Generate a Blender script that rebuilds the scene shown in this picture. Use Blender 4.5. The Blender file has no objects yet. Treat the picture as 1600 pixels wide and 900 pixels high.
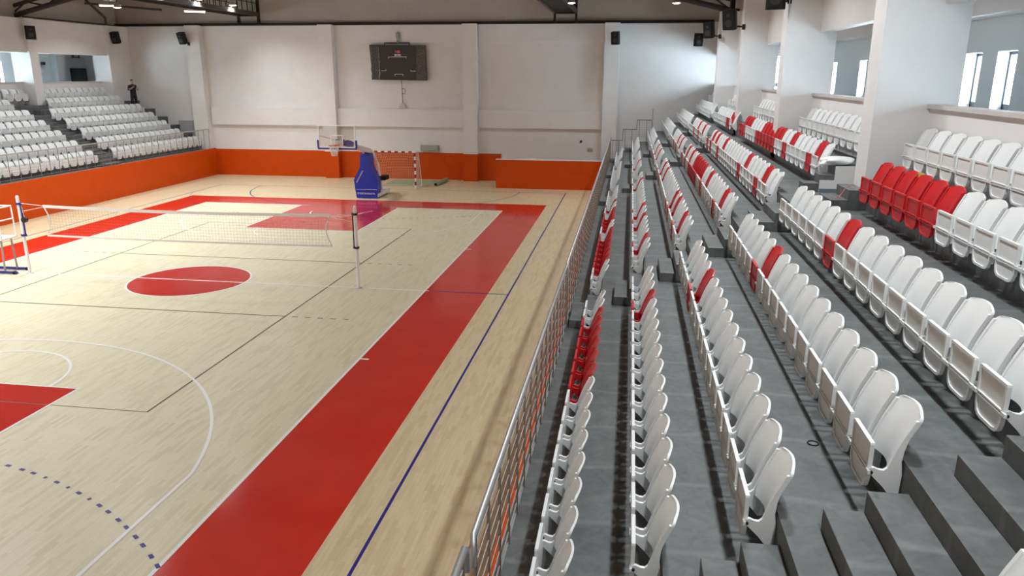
import bpy, bmesh, math, random
from mathutils import Vector, Matrix
random.seed(7)
PI = math.pi
SC = bpy.context.scene
COL = SC.collection

# ------------------------------------------------------------------ camera, world, exposure
F, YAW, PITCH, ROLL = 1186.0, .1506, .2731, .0033
fw = Vector((-math.sin(YAW)*math.cos(PITCH), math.cos(YAW)*math.cos(PITCH), -math.sin(PITCH)))
rt = Vector((math.cos(YAW), math.sin(YAW), 0)); up = rt.cross(fw)
c_, s_ = math.cos(ROLL), math.sin(ROLL)
R_, U_ = rt*c_+up*s_, up*c_-rt*s_
cam = bpy.data.cameras.new('camera'); camo = bpy.data.objects.new('camera', cam); COL.objects.link(camo)
M = Matrix((R_, U_, -fw)).transposed().to_4x4(); M.translation = Vector((13.297, -21.004, 6.156))
camo.matrix_world = M
cam.sensor_width = 36; cam.lens = 36*F/1600; cam.clip_start = .05; cam.clip_end = 300
SC.camera = camo
vs = SC.view_settings; vs.view_transform = 'Standard'; vs.look = 'None'; vs.gamma = 1; vs.use_curve_mapping = False
vs.exposure = 0.0
w = bpy.data.worlds.new('world'); SC.world = w; w.use_nodes = True
w.node_tree.nodes['Background'].inputs[0].default_value = (.72, .87, 1, 1)
w.node_tree.nodes['Background'].inputs[1].default_value = 58.0
COURT_LAMP_W, STAND_LAMP_W, LEFT_LAMP_W, FILL_LAMP_W = 160, 122, 130, 350
LAMP_COL = (.905, .962, 1)

# ------------------------------------------------------------------ geometry of the place (metres)
KR, KL = 12.25, -12.70                 # kerb faces of the right and left stands
D, H = .8004, .4855                    # row depth and rise
def T(n): return 1.641 + (n-1)*H       # tread height of row n
def RR(n): return {6: 17.10, 7: 17.93}.get(n, 12.881 + (n-1)*D)   # riser behind row n, right
def RL(n): return {6: -17.52, 7: -18.29}.get(n, -13.30 - (n-1)*D)
WY = 24.4                              # far wall

# ------------------------------------------------------------------ materials
def mat(name, col, rough=.6, metal=0, var=None, scale=8, spec=.5, bump=0, coat=0):
    m = bpy.data.materials.new(name); m.use_nodes = True
    nt = m.node_tree; b = nt.nodes['Principled BSDF']
    b.inputs['Base Color'].default_value = (*col, 1); b.inputs['Roughness'].default_value = rough
    b.inputs['Metallic'].default_value = metal; b.inputs['Specular IOR Level'].default_value = spec
    b.inputs['Coat Weight'].default_value = coat; b.inputs['Coat Roughness'].default_value = .08
    if var or bump:
        tc = nt.nodes.new('ShaderNodeTexCoord'); n = nt.nodes.new('ShaderNodeTexNoise')
        n.inputs['Scale'].default_value = scale; n.inputs['Detail'].default_value = 6
        nt.links.new(tc.outputs['Object'], n.inputs['Vector'])
        if var:
            r = nt.nodes.new('ShaderNodeValToRGB'); r.color_ramp.elements[0].color = (*var, 1); r.color_ramp.elements[1].color = (*col, 1)
            r.color_ramp.elements[0].position = .35; r.color_ramp.elements[1].position = .65
            nt.links.new(n.outputs['Fac'], r.inputs['Fac']); nt.links.new(r.outputs['Color'], b.inputs['Base Color'])
        if bump:
            bn = nt.nodes.new('ShaderNodeBump'); bn.inputs['Strength'].default_value = bump; bn.inputs['Distance'].default_value = .01
            nt.links.new(n.outputs['Fac'], bn.inputs['Height']); nt.links.new(bn.outputs['Normal'], b.inputs['Normal'])
    return m
def emit(name, col, st):
    m = bpy.data.materials.new(name); m.use_nodes = True; b = m.node_tree.nodes['Principled BSDF']
    b.inputs['Base Color'].default_value = (*col, 1); b.inputs['Emission Color'].default_value = (*col, 1); b.inputs['Emission Strength'].default_value = st
    return m
def wood(name, c1, c2, c3):
    m = bpy.data.materials.new(name); m.use_nodes = True; nt = m.node_tree; b = nt.nodes['Principled BSDF']; L = nt.links
    tc = nt.nodes.new('ShaderNodeTexCoord'); mp = nt.nodes.new('ShaderNodeMapping'); mp.inputs['Rotation'].default_value = (0, 0, PI/2)
    L.new(tc.outputs['Object'], mp.inputs['Vector'])
    br = nt.nodes.new('ShaderNodeTexBrick'); br.offset = .37; br.offset_frequency = 2
    br.inputs['Scale'].default_value = 1; br.inputs['Brick Width'].default_value = .52; br.inputs['Row Height'].default_value = .068
    br.inputs['Mortar Size'].default_value = .0012; br.inputs['Mortar Smooth'].default_value = .3; br.inputs['Bias'].default_value = -.45
    br.inputs['Color1'].default_value = (*c1, 1); br.inputs['Color2'].default_value = (*[x*.93 for x in c2], 1); br.inputs['Mortar'].default_value = (*[x*.82 for x in c2], 1)
    L.new(mp.outputs['Vector'], br.inputs['Vector'])
    mp2 = nt.nodes.new('ShaderNodeMapping'); mp2.inputs['Scale'].default_value = (9, .9, 1); L.new(tc.outputs['Object'], mp2.inputs['Vector'])
    nz = nt.nodes.new('ShaderNodeTexNoise'); nz.inputs['Scale'].default_value = 2.2; nz.inputs['Detail'].default_value = 4; L.new(mp2.outputs['Vector'], nz.inputs['Vector'])
    rp = nt.nodes.new('ShaderNodeValToRGB'); rp.color_ramp.elements[0].position = .34; rp.color_ramp.elements[1].position = .60
    rp.color_ramp.elements[0].color = (*c3, 1); rp.color_ramp.elements[1].color = (1, 1, 1, 1); L.new(nz.outputs['Fac'], rp.inputs['Fac'])
    mx = nt.nodes.new('ShaderNodeMix'); mx.data_type = 'RGBA'; mx.blend_type = 'MULTIPLY'; mx.inputs[0].default_value = .35
    L.new(br.outputs['Color'], mx.inputs[6]); L.new(rp.outputs['Color'], mx.inputs[7]); L.new(mx.outputs[2], b.inputs['Base Color'])
    b.inputs['Roughness'].default_value = .33; b.inputs['Specular IOR Level'].default_value = .5
    return m
def concrete(name, c1, c2):
    m = bpy.data.materials.new(name); m.use_nodes = True; nt = m.node_tree; b = nt.nodes['Principled BSDF']; L = nt.links
    tc = nt.nodes.new('ShaderNodeTexCoord')
    n1 = nt.nodes.new('ShaderNodeTexNoise'); n1.inputs['Scale'].default_value = 1.6; n1.inputs['Detail'].default_value = 8; n1.inputs['Roughness'].default_value = .65
    L.new(tc.outputs['Object'], n1.inputs['Vector'])
    r = nt.nodes.new('ShaderNodeValToRGB'); r.color_ramp.elements[0].color = (*c1, 1); r.color_ramp.elements[1].color = (*c2, 1)
    r.color_ramp.elements[0].position = .3; r.color_ramp.elements[1].position = .7; L.new(n1.outputs['Fac'], r.inputs['Fac'])
    n2 = nt.nodes.new('ShaderNodeTexNoise'); n2.inputs['Scale'].default_value = 7; n2.inputs['Detail'].default_value = 5; n2.inputs['Distortion'].default_value = 1.2
    L.new(tc.outputs['Object'], n2.inputs['Vector'])
    r3 = nt.nodes.new('ShaderNodeValToRGB'); r3.color_ramp.elements[0].position = .35; r3.color_ramp.elements[1].position = .72
    r3.color_ramp.elements[0].color = (.80, .80, .78, 1); r3.color_ramp.elements[1].color = (1.15, 1.13, 1.08, 1); L.new(n2.outputs['Fac'], r3.inputs['Fac'])
    mm = nt.nodes.new('ShaderNodeMix'); mm.data_type = 'RGBA'; mm.blend_type = 'MULTIPLY'; mm.inputs[0].default_value = 1
    L.new(r.outputs['Color'], mm.inputs[6]); L.new(r3.outputs['Color'], mm.inputs[7])
    wv = nt.nodes.new('ShaderNodeTexWave'); wv.bands_direction = 'Y'; wv.inputs['Scale'].default_value = .31; wv.inputs['Distortion'].default_value = 1.6; wv.inputs['Detail'].default_value = 4; wv.inputs['Detail Scale'].default_value = 2
    L.new(tc.outputs['Object'], wv.inputs['Vector'])
    r2 = nt.nodes.new('ShaderNodeValToRGB'); r2.color_ramp.elements[0].position = .975; r2.color_ramp.elements[1].position = 1.0
    r2.color_ramp.elements[0].color = (0, 0, 0, 1); r2.color_ramp.elements[1].color = (.22, .22, .22, 1); L.new(wv.outputs['Color'], r2.inputs['Fac'])
    mx = nt.nodes.new('ShaderNodeMix'); mx.data_type = 'RGBA'; mx.inputs[7].default_value = (.30, .31, .30, 1)
    L.new(r2.outputs['Color'], mx.inputs[0]); L.new(mm.outputs[2], mx.inputs[6]); L.new(mx.outputs[2], b.inputs['Base Color'])
    b.inputs['Roughness'].default_value = .5
    bn = nt.nodes.new('ShaderNodeBump'); bn.inputs['Strength'].default_value = .15; bn.inputs['Distance'].default_value = .01
    L.new(n1.outputs['Fac'], bn.inputs['Height']); L.new(bn.outputs['Normal'], b.inputs['Normal'])
    return m

m_white = mat('white_wall_paint', (.80, .79, .78), .7, var=(.77, .76, .755), scale=1.5)
m_tan = mat('tan_gable_panel', (.42, .38, .33), .6, var=(.39, .355, .31), scale=.8)
m_orange = mat('orange_wall_paint', (.60, .068, .001), .5, var=(.57, .063, .001), scale=2, spec=.2)
m_conc = concrete('dark_grey_concrete', (.085, .092, .096), (.150, .158, .160))
m_kerb = mat('kerb_concrete', (.30, .315, .30), .6, var=(.24, .25, .24), scale=6)
m_wood = wood('court_maple', (.76, .70, .50), (.66, .58, .38), (.86, .82, .74))
m_wood2 = wood('surround_maple', (.70, .59, .38), (.60, .47, .27), (.84, .78, .68))
m_red = mat('red_floor_paint', (.60, .022, .012), .13, var=(.55, .018, .010), scale=1.2)
m_line = mat('white_floor_line', (.88, .88, .86), .3)
m_dark = mat('dark_brown_floor_line', (.10, .075, .04), .35)
m_navy = mat('navy_floor_line', (.02, .015, .22), .35)
m_seatw = mat('white_seat_plastic', (.80, .81, .80), .32)
m_seatr = mat('red_seat_plastic', (.56, .018, .022), .35)
m_bolt = mat('black_plastic', (.02, .02, .02), .5)
m_steel = mat('brushed_steel', (.55, .55, .55), .42, .8)
m_post = mat('dull_steel_bar', (.30, .26, .22), .4, .6)
m_black = mat('black_steel', (.010, .008, .007), .6, spec=.3)
m_brown = mat('dark_steel', (.035, .028, .024), .5)
m_spk = mat('black_speaker', (.006, .006, .0065), .6, spec=.25)
m_blue = mat('blue_vinyl_pad', (.008, .035, .42), .35)
m_navyp = mat('navy_board_pad', (.02, .02, .28), .45)
m_wpaint = mat('white_steel_paint', (.90, .90, .89), .35)
m_grey = mat('grey_plastic', (.35, .36, .33), .5)
m_rim = mat('orange_red_rim', (.70, .07, .02), .4)
m_string = mat('white_net_cord', (.85, .83, .80), .8)
m_netb = mat('dark_net_cord', (.22, .21, .19), .8)
m_postred = mat('dark_red_stripe', (.30, .012, .012), .4)
m_green = mat('pale_green_mat', (.33, .40, .22), .8)
m_skin = mat('skin', (.50, .29, .21), .55)
m_cloth = mat('black_cloth', (.012, .010, .014), .85)
m_hair = mat('dark_hair', (.015, .010, .008), .7)
m_screen = mat('scoreboard_black', (.030, .026, .024), .35, var=(.045, .040, .038), scale=14)
m_film = mat('clear_wrap_film', (.15, .145, .14), .12, var=(.05, .045, .045), scale=20)
m_frost = mat('window_frame_dark', (.03, .035, .05), .4)
m_door = mat('dark_green_door', (.010, .016, .015), .35)
m_corr = mat('corridor_paint', (.74, .78, .79), .75)
m_sack = mat('white_sack', (.78, .79, .78), .35)
m_yellow = mat('yellow_plastic', (.48, .34, .05), .5, var=(.34, .25, .05), scale=30)
m_dgreen = mat('dark_green_cloth', (.05, .08, .035), .8)
m_pink = mat('pink_cord', (.62, .18, .20), .6)
m_rubber = mat('black_rubber', (.008, .008, .008), .7, spec=.3)
m_redlog = mat('red_print', (.75, .12, .12), .5)
m_tube = emit('lit_tube', (1, .98, .95), 4)
m_bulb = emit('lit_lamp', (1, .97, .92), 30)
m_lampb = mat('lamp_reflector', (.5, .5, .5), .35, .7)
m_sill = mat('grey_sill', (.60, .58, .56), .6)
m_signg = mat('sign_green', (.05, .09, .06), .4)
m_glass = bpy.data.materials.new('clear_acrylic'); m_glass.use_nodes = True
nt = m_glass.node_tree; nt.nodes.clear()
o_ = nt.nodes.new('ShaderNodeOutputMaterial'); mxs = nt.nodes.new('ShaderNodeMixShader'); tr = nt.nodes.new('ShaderNodeBsdfTransparent'); gl = nt.nodes.new('ShaderNodeBsdfGlossy')
gl.inputs['Roughness'].default_value = .05; tr.inputs['Color'].default_value = (.90, .92, .90, 1); mxs.inputs[0].default_value = .06
nt.links.new(tr.outputs[0], mxs.inputs[1]); nt.links.new(gl.outputs[0], mxs.inputs[2]); nt.links.new(mxs.outputs[0], o_.inputs[0])

# ------------------------------------------------------------------ helpers
class MB:
    def __init__(s): s.v, s.f, s.mi, s.sm = [], [], [], []
    def add(s, vs, fs, mi=0, sm=False):
        o = len(s.v); s.v += [tuple(p) for p in vs]
        for f in fs: s.f.append(tuple(i+o for i in f)); s.mi.append(mi); s.sm.append(sm)
        return s
    def box(s, x0, x1, y0, y1, z0, z1, mi=0):
        return s.add([(x, y, z) for x in (x0, x1) for y in (y0, y1) for z in (z0, z1)],
                     [(0,1,3,2), (4,6,7,5), (0,4,5,1), (2,3,7,6), (0,2,6,4), (1,5,7,3)], mi)
    def prism(s, pts, a, b, axis='y', mi=0, sm=False):
        """closed polygon pts (2D) extruded from a to b; axis y: pts=(x,z); x: pts=(y,z); z: pts=(x,y)"""
        def P(p, t): return {'y': (p[0], t, p[1]), 'x': (t, p[0], p[1]), 'z': (p[0], p[1], t)}[axis]
        n = len(pts); vs = [P(p, a) for p in pts]+[P(p, b) for p in pts]
        s.add(vs, [tuple(range(n))[::-1], tuple(range(n, 2*n))], mi)
        s.add(vs, [(i, (i+1) % n, n+(i+1) % n, n+i) for i in range(n)], mi, sm); return s
    def tube(s, pts, r, n=8, mi=0, closed=False, cap=True):
        pts = [Vector(p) for p in pts]; N = len(pts); rings = []
        rr = r if isinstance(r, (list, tuple)) else [r]*N
        for i, p in enumerate(pts):
            a = pts[i-1] if (i or closed) else p; b = pts[(i+1) % N] if (i < N-1 or closed) else p
            t = (b-a)
            t = t.normalized() if t.length > 1e-9 else Vector((0, 0, 1))
            h = Vector((0, 0, 1)) if abs(t.z) < .9 else Vector((1, 0, 0))
            u = t.cross(h).normalized(); v = t.cross(u)
            rings.append([p+(u*math.cos(2*PI*k/n)+v*math.sin(2*PI*k/n))*rr[i] for k in range(n)])
        vs = [q for g in rings for q in g]; fs = []
        for i in range(N if closed else N-1):
            j = (i+1) % N
            fs += [(i*n+k, i*n+(k+1) % n, j*n+(k+1) % n, j*n+k) for k in range(n)]
        s.add(vs, fs, mi, True)
        if cap and not closed: s.add(vs, [tuple(range(n))[::-1], tuple(range((N-1)*n, N*n))], mi)
        return s
    def lathe(s, prof, c=(0, 0, 0), n=16, mi=0):
        vs = [(c[0]+r*math.cos(2*PI*k/n), c[1]+r*math.sin(2*PI*k/n), c[2]+z) for r, z in prof for k in range(n)]
        s.add(vs, [(i*n+k, i*n+(k+1) % n, (i+1)*n+(k+1) % n, (i+1)*n+k) for i in range(len(prof)-1) for k in range(n)], mi, True)
        return s
    def strip(s, pts, w, z, mi=0, closed=False):
        """flat band of width w along 2D pts at height z"""
        pts = [Vector((p[0], p[1])) for p in pts]; N = len(pts); L = []
        for i, p in enumerate(pts):
            a = pts[i-1] if (i or closed) else p; b = pts[(i+1) % N] if (i < N-1 or closed) else p
            t = (b-a).normalized(); nn = Vector((-t.y, t.x))*w/2; L.append((p+nn, p-nn))
        vs = [(q.x, q.y, z) for ab in L for q in ab]
        s.add(vs, [(2*i, 2*i+1, (2*i+3) % (2*N), (2*i+2) % (2*N)) for i in range(N if closed else N-1)], mi); return s
    def mesh(s, name, mats):
        me = bpy.data.meshes.new(name); me.from_pydata(s.v, [], s.f)
        for m in (mats if isinstance(mats, (list, tuple)) else [mats]): me.materials.append(m)
        me.polygons.foreach_set('material_index', s.mi); me.polygons.foreach_set('use_smooth', s.sm)
        bm = bmesh.new(); bm.from_mesh(me); bmesh.ops.recalc_face_normals(bm, faces=bm.faces); bm.to_mesh(me); bm.free()
        return me
    def obj(s, name, mats, parent=None, loc=(0, 0, 0), bevel=0):
        o = bpy.data.objects.new(name, s.mesh(name, mats)); COL.objects.link(o); o.location = loc
        if parent: o.parent = parent
        if bevel:
            b = o.modifiers.new('bevel', 'BEVEL'); b.width = bevel; b.segments = 2; b.limit_method = 'ANGLE'
        return o
def tag(o, label=None, cat=None, group=None, kind=None):
    if label: o['label'] = label
    if cat: o['category'] = cat
    if group: o['group'] = group
    if kind: o['kind'] = kind
    return o
def thing(name, label, cat, loc=(0, 0, 0), rz=0, group=None):
    o = bpy.data.objects.new(name, None); COL.objects.link(o); o.location = loc; o.rotation_euler = (0, 0, rz); o.empty_display_size = .1
    return tag(o, label, cat, group)
def struct(name, mb, m, bevel=0, label=None): return tag(mb.obj(name, m, bevel=bevel), kind='structure', label=label)
def copy_tree(o, parent=None):
    c = o.copy(); COL.objects.link(c)
    if parent: c.parent = parent
    for ch in o.children: copy_tree(ch, c)
    return c
def text(body, size, name, m, parent, M4, shear=0):
    cu = bpy.data.curves.new(name, 'FONT'); cu.body = body; cu.size = size; cu.align_x = 'CENTER'; cu.align_y = 'CENTER'; cu.extrude = .002; cu.shear = shear
    t = bpy.data.objects.new('tmp', cu); COL.objects.link(t)
    bpy.context.view_layer.update()
    me = bpy.data.meshes.new_from_object(t.evaluated_get(bpy.context.evaluated_depsgraph_get()))
    bpy.data.objects.remove(t)
    me.materials.clear(); me.materials.append(m); me.transform(M4)
    o = bpy.data.objects.new(name, me); COL.objects.link(o)
    if parent: o.parent = parent
    return o
def arc(cx, cy, r, a0, a1, n=40): return [(cx+r*math.cos(a0+(a1-a0)*i/n), cy+r*math.sin(a0+(a1-a0)*i/n)) for i in range(n+1)]

# ------------------------------------------------------------------ floor and court markings
mb = MB()
xs = [KL, -9.40, -7.5, 7.5, 9.40, KR]; ys = [-27, -15.95, -14, 14, 15.95, WY]
for i in range(5):
    for j in range(5):
        ring = max(abs(i-2), abs(j-2))
        mb.add([(xs[i], ys[j], 0), (xs[i+1], ys[j], 0), (xs[i+1], ys[j+1], 0), (xs[i], ys[j+1], 0)], [(0, 1, 2, 3)], {0: 0, 1: 1, 2: 2}[ring])
struct('floor', mb, [m_wood, m_red, m_wood2])
mb = MB(); mb.box(-24, 24, -27.3, WY+.3, -.3, -.02); struct('floor_slab', mb, m_conc)
mb = MB()
for s in (1, -1): mb.add([(-2.45, s*8.2, .0015), (2.45, s*8.2, .0015), (2.45, s*14, .0015), (-2.45, s*14, .0015)], [(0, 1, 2, 3)])
mb.add([(x, y, .0015) for x, y in arc(0, 0, 1.8, 0, 2*PI, 64)[:-1]], [tuple(range(64))])
struct('floor_red_paint', mb, m_red)
mb = MB(); LW, Z = .06, .003
mb.strip([(-7.5, -14), (7.5, -14)], LW, Z).strip([(-7.5, 14), (7.5, 14)], LW, Z)
mb.strip([(7.5, -14), (7.5, 14)], LW, Z+.0003).strip([(-7.5, -14), (-7.5, 14)], LW, Z+.0003)
mb.strip([(-7.62, 0), (7.62, 0)], LW, Z+.0006).strip(arc(0, 0, 1.8, 0, 2*PI, 64)[:-1], LW, Z+.0009, closed=True)
for y in (-5.675, 5.675): mb.strip([(7.5, y), (7.72, y)], LW, Z)
for s in (1, -1):
    by = s*12.425
    mb.strip([(-2.45, s*14), (-2.45, s*8.2), (2.45, s*8.2), (2.45, s*14)], LW, Z+.0012)
    mb.strip([(x, y*s) for x, y in arc(0, 8.2, 1.8, PI, 2*PI)], LW, Z+.0015)
    a = math.acos(6.6/6.75)
    mb.strip([(x, y*s) for x, y in [(-6.6, 14)]+arc(0, 12.425, 6.75, PI+a, 2*PI-a, 60)+[(6.6, 14)]], LW, Z+.0018)
    mb.strip([(x, y*s) for x, y in arc(0, 12.425, 1.25, PI, 2*PI, 24)], LW, Z+.0021)
struct('floor_white_lines', mb, m_line)
mb = MB(); Z = .0022
mb.strip([(-4.5, -9), (4.5, -9), (4.5, 9), (-4.5, 9)], .05, Z, closed=True)
for y in (-3, 3):
    mb.strip([(-4.5, y), (4.5, y)], .05, Z+.0003)
    for s in (1, -1):
        for k in range(5): mb.strip([(s*(4.70+.35*k), y), (s*(4.85+.35*k), y)], .05, Z+.0003)
struct('floor_dark_lines', mb, m_dark)
mb = MB(); Z = .0026
mb.strip([(10, -20), (10, 20)], .05, Z).strip([(-10, -20), (-10, 20)], .05, Z)
for s in (1, -1):
    mb.strip([(-10, 20*s), (10, 20*s)], .05, Z+.0003)
    mb.strip([(7.53*s, 0), (10*s, 0)], .05, Z+.0003)
    mb.strip([(x, y*s) for x, y in [(-7.5, 20)]+arc(-1.5, 20, 6, PI, 1.5*PI)+arc(1.5, 20, 6, 1.5*PI, 2*PI)+[(7.5, 20)]], .05, Z+.0006)
    path = arc(-1.5, 20, 9, PI+.35, 1.5*PI, 200)+arc(1.5, 20, 9, 1.5*PI, 2*PI-.35, 200)
    pts = [Vector((p[0], p[1]*s)) for p in path]; acc = 0; seg = []
    for a, b in zip(pts, pts[1:]):
        if acc % .30 < .15: seg.append(b)
        elif seg:
            if len(seg) > 1: mb.strip([tuple(q) for q in seg], .055, Z+.0009)
            seg = []
        acc += (b-a).length
struct('floor_navy_lines', mb, m_navy)

# ------------------------------------------------------------------ far wall
COLX = [-13.18, -4.75, 3.95, 12.1]
mb = MB()
mb.box(-24, 24, WY, WY+.3, 0, 9.05)
for a, b in zip([-12.55, -4.35, 4.40], [-5.15, 3.50, 11.65]):
    mb.box(a, b, WY-.22, WY+.01, 3.15, 4.20); mb.box(a, b, WY-.10, WY+.01, 8.0, 9.0)
for x, hw in zip(COLX, (.45, .43, .42, .42)): mb.box(x-hw, x+hw, WY-.52, WY+.01, 0, 9.0)
struct('wall_far', mb, m_white)
mb = MB()
mb.add([(-24, WY+.05, 9.0), (24, WY+.05, 9.0), (24, WY+.05, 9.2), (24, WY+.05, 9.62), (-.3, WY+.05, 14.05), (-24, WY+.05, 9.62), (-24, WY+.05, 9.2)], [(0, 1, 2, 3, 4, 5, 6)])
for x in (-12, -6, 0, 6, 12): mb.box(x-.02, x+.02, WY+.03, WY+.06, 9.1, 10.6)
struct('wall_far_gable', mb, m_tan)
mb = MB()
mb.box(-12.7, 5.74, WY-.03, WY, 0, 1.62)
for x, hw in list(zip(COLX, (.46, .44, .43, .43)))[1:3]: mb.box(x-hw, x+hw, WY-.54, WY-.031, 0, 1.62)
struct('wall_far_orange_dado', mb, m_orange)
mb = MB(); mb.box(5.93, 12.22, 21.35, 21.60, 0, 1.60)
struct('wall_low_orange', mb, m_orange)
mb = MB(); mb.box(5.93, 12.22, 21.34, 21.61, 1.60, 1.63); mb.box(7.3, 8.2, 21.40, 21.5, 1.63, 1.68)
struct('trim_low_wall', mb, m_white)
# ------------------------------------------------------------------ side walls, corridors, back wall, roof
FIN_Y = [-23.65, -15.65, -7.65, .35, 8.35, 16.35]
def side(sx, front, par, out, name):
    """fins, parapet, lintel wall, corridor; sx=+1 right, -1 left"""
    mb = MB(); B = lambda a, b, y0, y1, z0, z1: mb.box(min(a*sx, b*sx), max(a*sx, b*sx), y0, y1, z0, z1)
    for y in FIN_Y: B(front, par+.40, y-.3, y+.3, 1.0, 8.95)
    for y0, y1 in zip(FIN_Y, FIN_Y[1:]+[WY+.3]):
        B(par, par+.16, y0+.3, y1-.3, 1.0, 5.68); B(par if sx > 0 else 17.9, par+.25, y0+.3, y1-.3, 7.22, 8.92)
    if sx < 0: B(front, par+.4, 22.35, WY, 1.0, 8.95)
    struct('wall_'+name, mb, m_white)
    mb = MB(); B(par, par+.4, -27, WY, 8.92, 10.4); struct('wall_'+name+'_upper', mb, m_tan)
    mb = MB()
    for y0, y1 in zip(FIN_Y, FIN_Y[1:]+[WY+.3]): mb.box(*sorted((sx*(par-.05), sx*(par+.22))), y0+.3, y1-.3, 5.68, 5.74)
    struct('trim_'+name+'_sill', mb, m_sill)
    return
side(1, 17.10, 17.93, 20.4, 'right')
side(-1, 17.75, 18.45, 21.0, 'left')
# corridor outer walls with window openings: list of (y0,y1,z0,z1)
def corridor(sx, x, wins, name, doors=()):
    mb = MB(); xa, xb = sorted((sx*x, sx*(x+.35)))
    cuts = sorted(wins)
    y = -27
    for (a, b, z0, z1) in cuts:
        mb.box(xa, xb, y, a, 0, 9.9); mb.box(xa, xb, a, b, 0, z0); mb.box(xa, xb, a, b, z1, 9.9); y = b
    mb.box(xa, xb, y, WY+.3, 0, 9.9)
    struct('wall_corridor_'+name, mb, m_corr)
    for i, (a, b, z0, z1) in enumerate(cuts):
        f = MB(); e = sorted((sx*(x+.22), sx*(x+.30)))
        f.box(*e, a, a+.05, z0, z1); f.box(*e, b-.05, b, z0, z1); f.box(*e, a, b, z1-.06, z1); f.box(*e, a, b, z0, z0+.06)
        zm = z0+(z1-z0)*.42; f.box(*e, a, b, zm-.09, zm+.09)
        g = MB(); gx = sx*(x+.26); g.add([(gx, a, z0), (gx, b, z0), (gx, b, z1), (gx, a, z1)], [(0, 1, 2, 3)])
        global NWIN; NWIN += 1
        o = struct('window_%d' % NWIN, f, m_frost); p = g.obj('window_pane', m_glass, o)
    mb = MB(); mb.box(*sorted((sx*(18.0 if sx > 0 else 18.6), sx*(x+.35))), -27, WY, 7.62, 7.75); mb.box(*sorted((sx*(x-.5), sx*x)), -27, WY, 7.30, 7.62)
    struct('ceiling_corridor_'+name, mb, m_white)
    mb = MB(); mb.box(*sorted((sx*(18.0 if sx > 0 else 18.5), sx*(x+.35))), -27, WY, 3.9, 4.05)
    struct('floor_corridor_'+name, mb, m_conc)
NWIN = 0
wr = []
for y0 in (-12.5, -11.0, -4.5, -3.0, 5.0, 8.6, 11.5, 13.0, 17.0, 20.6): wr.append((y0-(1.2 if y0 > 20 else .40), y0+(1.2 if y0 > 20 else .40), 4.75, 7.1 if y0 > 20 else 6.64))
corridor(1, 20.4, [(a+.0, b, c, d) for a, b, c, d in wr], 'right')
corridor(-1, 21.0, [(3, 4.6, 4.5, 6.8), (7.5, 9.1, 4.5, 6.8), (12, 13.6, 4.5, 6.8), (16.1, 17.75, 4.3, 6.8)], 'left')
mb = MB(); mb.box(-21.0, -20.6, 21.45, 22.15, 4.0, 7.62)
struct('wall_corridor_pillar', mb, m_corr)
# back wall behind the camera and the roof
mb = MB(); mb.box(-24, 24, -27.3, -27, 0, 14); struct('wall_back', mb, m_white)
mb = MB()
for s, e in ((1, 24), (-1, -24)):
    mb.add([(e, -27, 9.6), (e, WY+.2, 9.6), (-.3, WY+.2, 14.05), (-.3, -27, 14.05)], [(0, 1, 2, 3)])
struct('ceiling', mb, m_tan)
# orange wall faces under the stands and the stands themselves
mb = MB(); mb.box(KR-.10, KR-.03, -27, 22.4, 0, 1.66); mb.box(KL+.03, KL+.08, -27, WY, 0, 1.67); struct('wall_stand_orange', mb, m_orange)
A1, A2, A3, A4, A5 = (-17.25, -16.05), (-7.63, -6.45), (6.34, 7.50), (14.0, 15.2), (21.6, 22.4)
YE = {1: 21.45, 2: 22.5, 3: 22.8}
mb = MB()
for n in range(1, 8):
    x0 = KR if n == 1 else RR(n-1); ye = YE.get(n, WY)
    if n == 7: mb.box(x0, RR(7), -27, -8.0, T(6)-.6, T(7)); mb.box(x0, RR(7), -6.1, ye, T(6)-.6, T(7)); mb.box(x0, RR(7)+.1, -8.0, -6.1, 3.4, T(6)-.001)
    else: mb.box(x0, RR(n), -27, ye, max(0, T(n)-.9), T(n))
struct('floor_terrace_right', mb, m_conc)
mb = MB()
for n in range(1, 8):
    x0 = KL if n == 1 else RL(n-1)
    mb.box(RL(n), x0, -27, WY, max(0, T(n)-.9), T(n))
struct('floor_terrace_left', mb, m_conc)
mb = MB(); mb.box(KR-.03, KR+.03, -27, 22.4, 1.60, T(1)+.02); mb.box(KL-.1, KL+.03, -27, WY, 1.60, T(1)+.02); struct('trim_kerb', mb, m_kerb)
# steps in the aisles (two blocks per row)
mb = MB()
for (a, b) in (A1, A2, A3, A4):
    for n in range(1, 6):
        d = .27
        if n == 1: d = .27
        mb.box(RR(n)-2*d, RR(n)-d, a, b, T(n), T(n)+H/3); mb.box(RR(n)-d, RR(n), a, b, T(n), T(n)+2*H/3)
mb.box(RR(6)-.54, RR(6)-.27, -8.12, -7.36, T(6), T(6)+H/3); mb.box(RR(6)-.27, RR(6), -8.12, -7.36, T(6), T(6)+2*H/3)
mb.box(RR(6)-.54, RR(6)-.27, -6.1, -5.72, T(6), T(6)+H/3); mb.box(RR(6)-.27, RR(6), -6.1, -5.72, T(6), T(6)+2*H/3)
for n in (1, 2): mb.box(RR(n)-.60, RR(n)-.05, YE[n]-.9, YE[n], T(n), T(n)+H/3)
for n in range(1, 6):
    mb.box(RL(n)+.27, RL(n)+.54, A4[0], A4[1], T(n), T(n)+H/3); mb.box(RL(n), RL(n)+.27, A4[0], A4[1], T(n), T(n)+2*H/3)
    mb.box(RL(n)+.27, RL(n)+.54, 5.2, 6.4, T(n), T(n)+H/3); mb.box(RL(n), RL(n)+.27, 5.2, 6.4, T(n), T(n)+2*H/3)
mb.box(RL(6), RL(6)+.4, 15.4, 16.4, T(6), T(6)+H*.55)
struct('floor_aisle_steps', mb, m_conc, bevel=.006)
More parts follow.
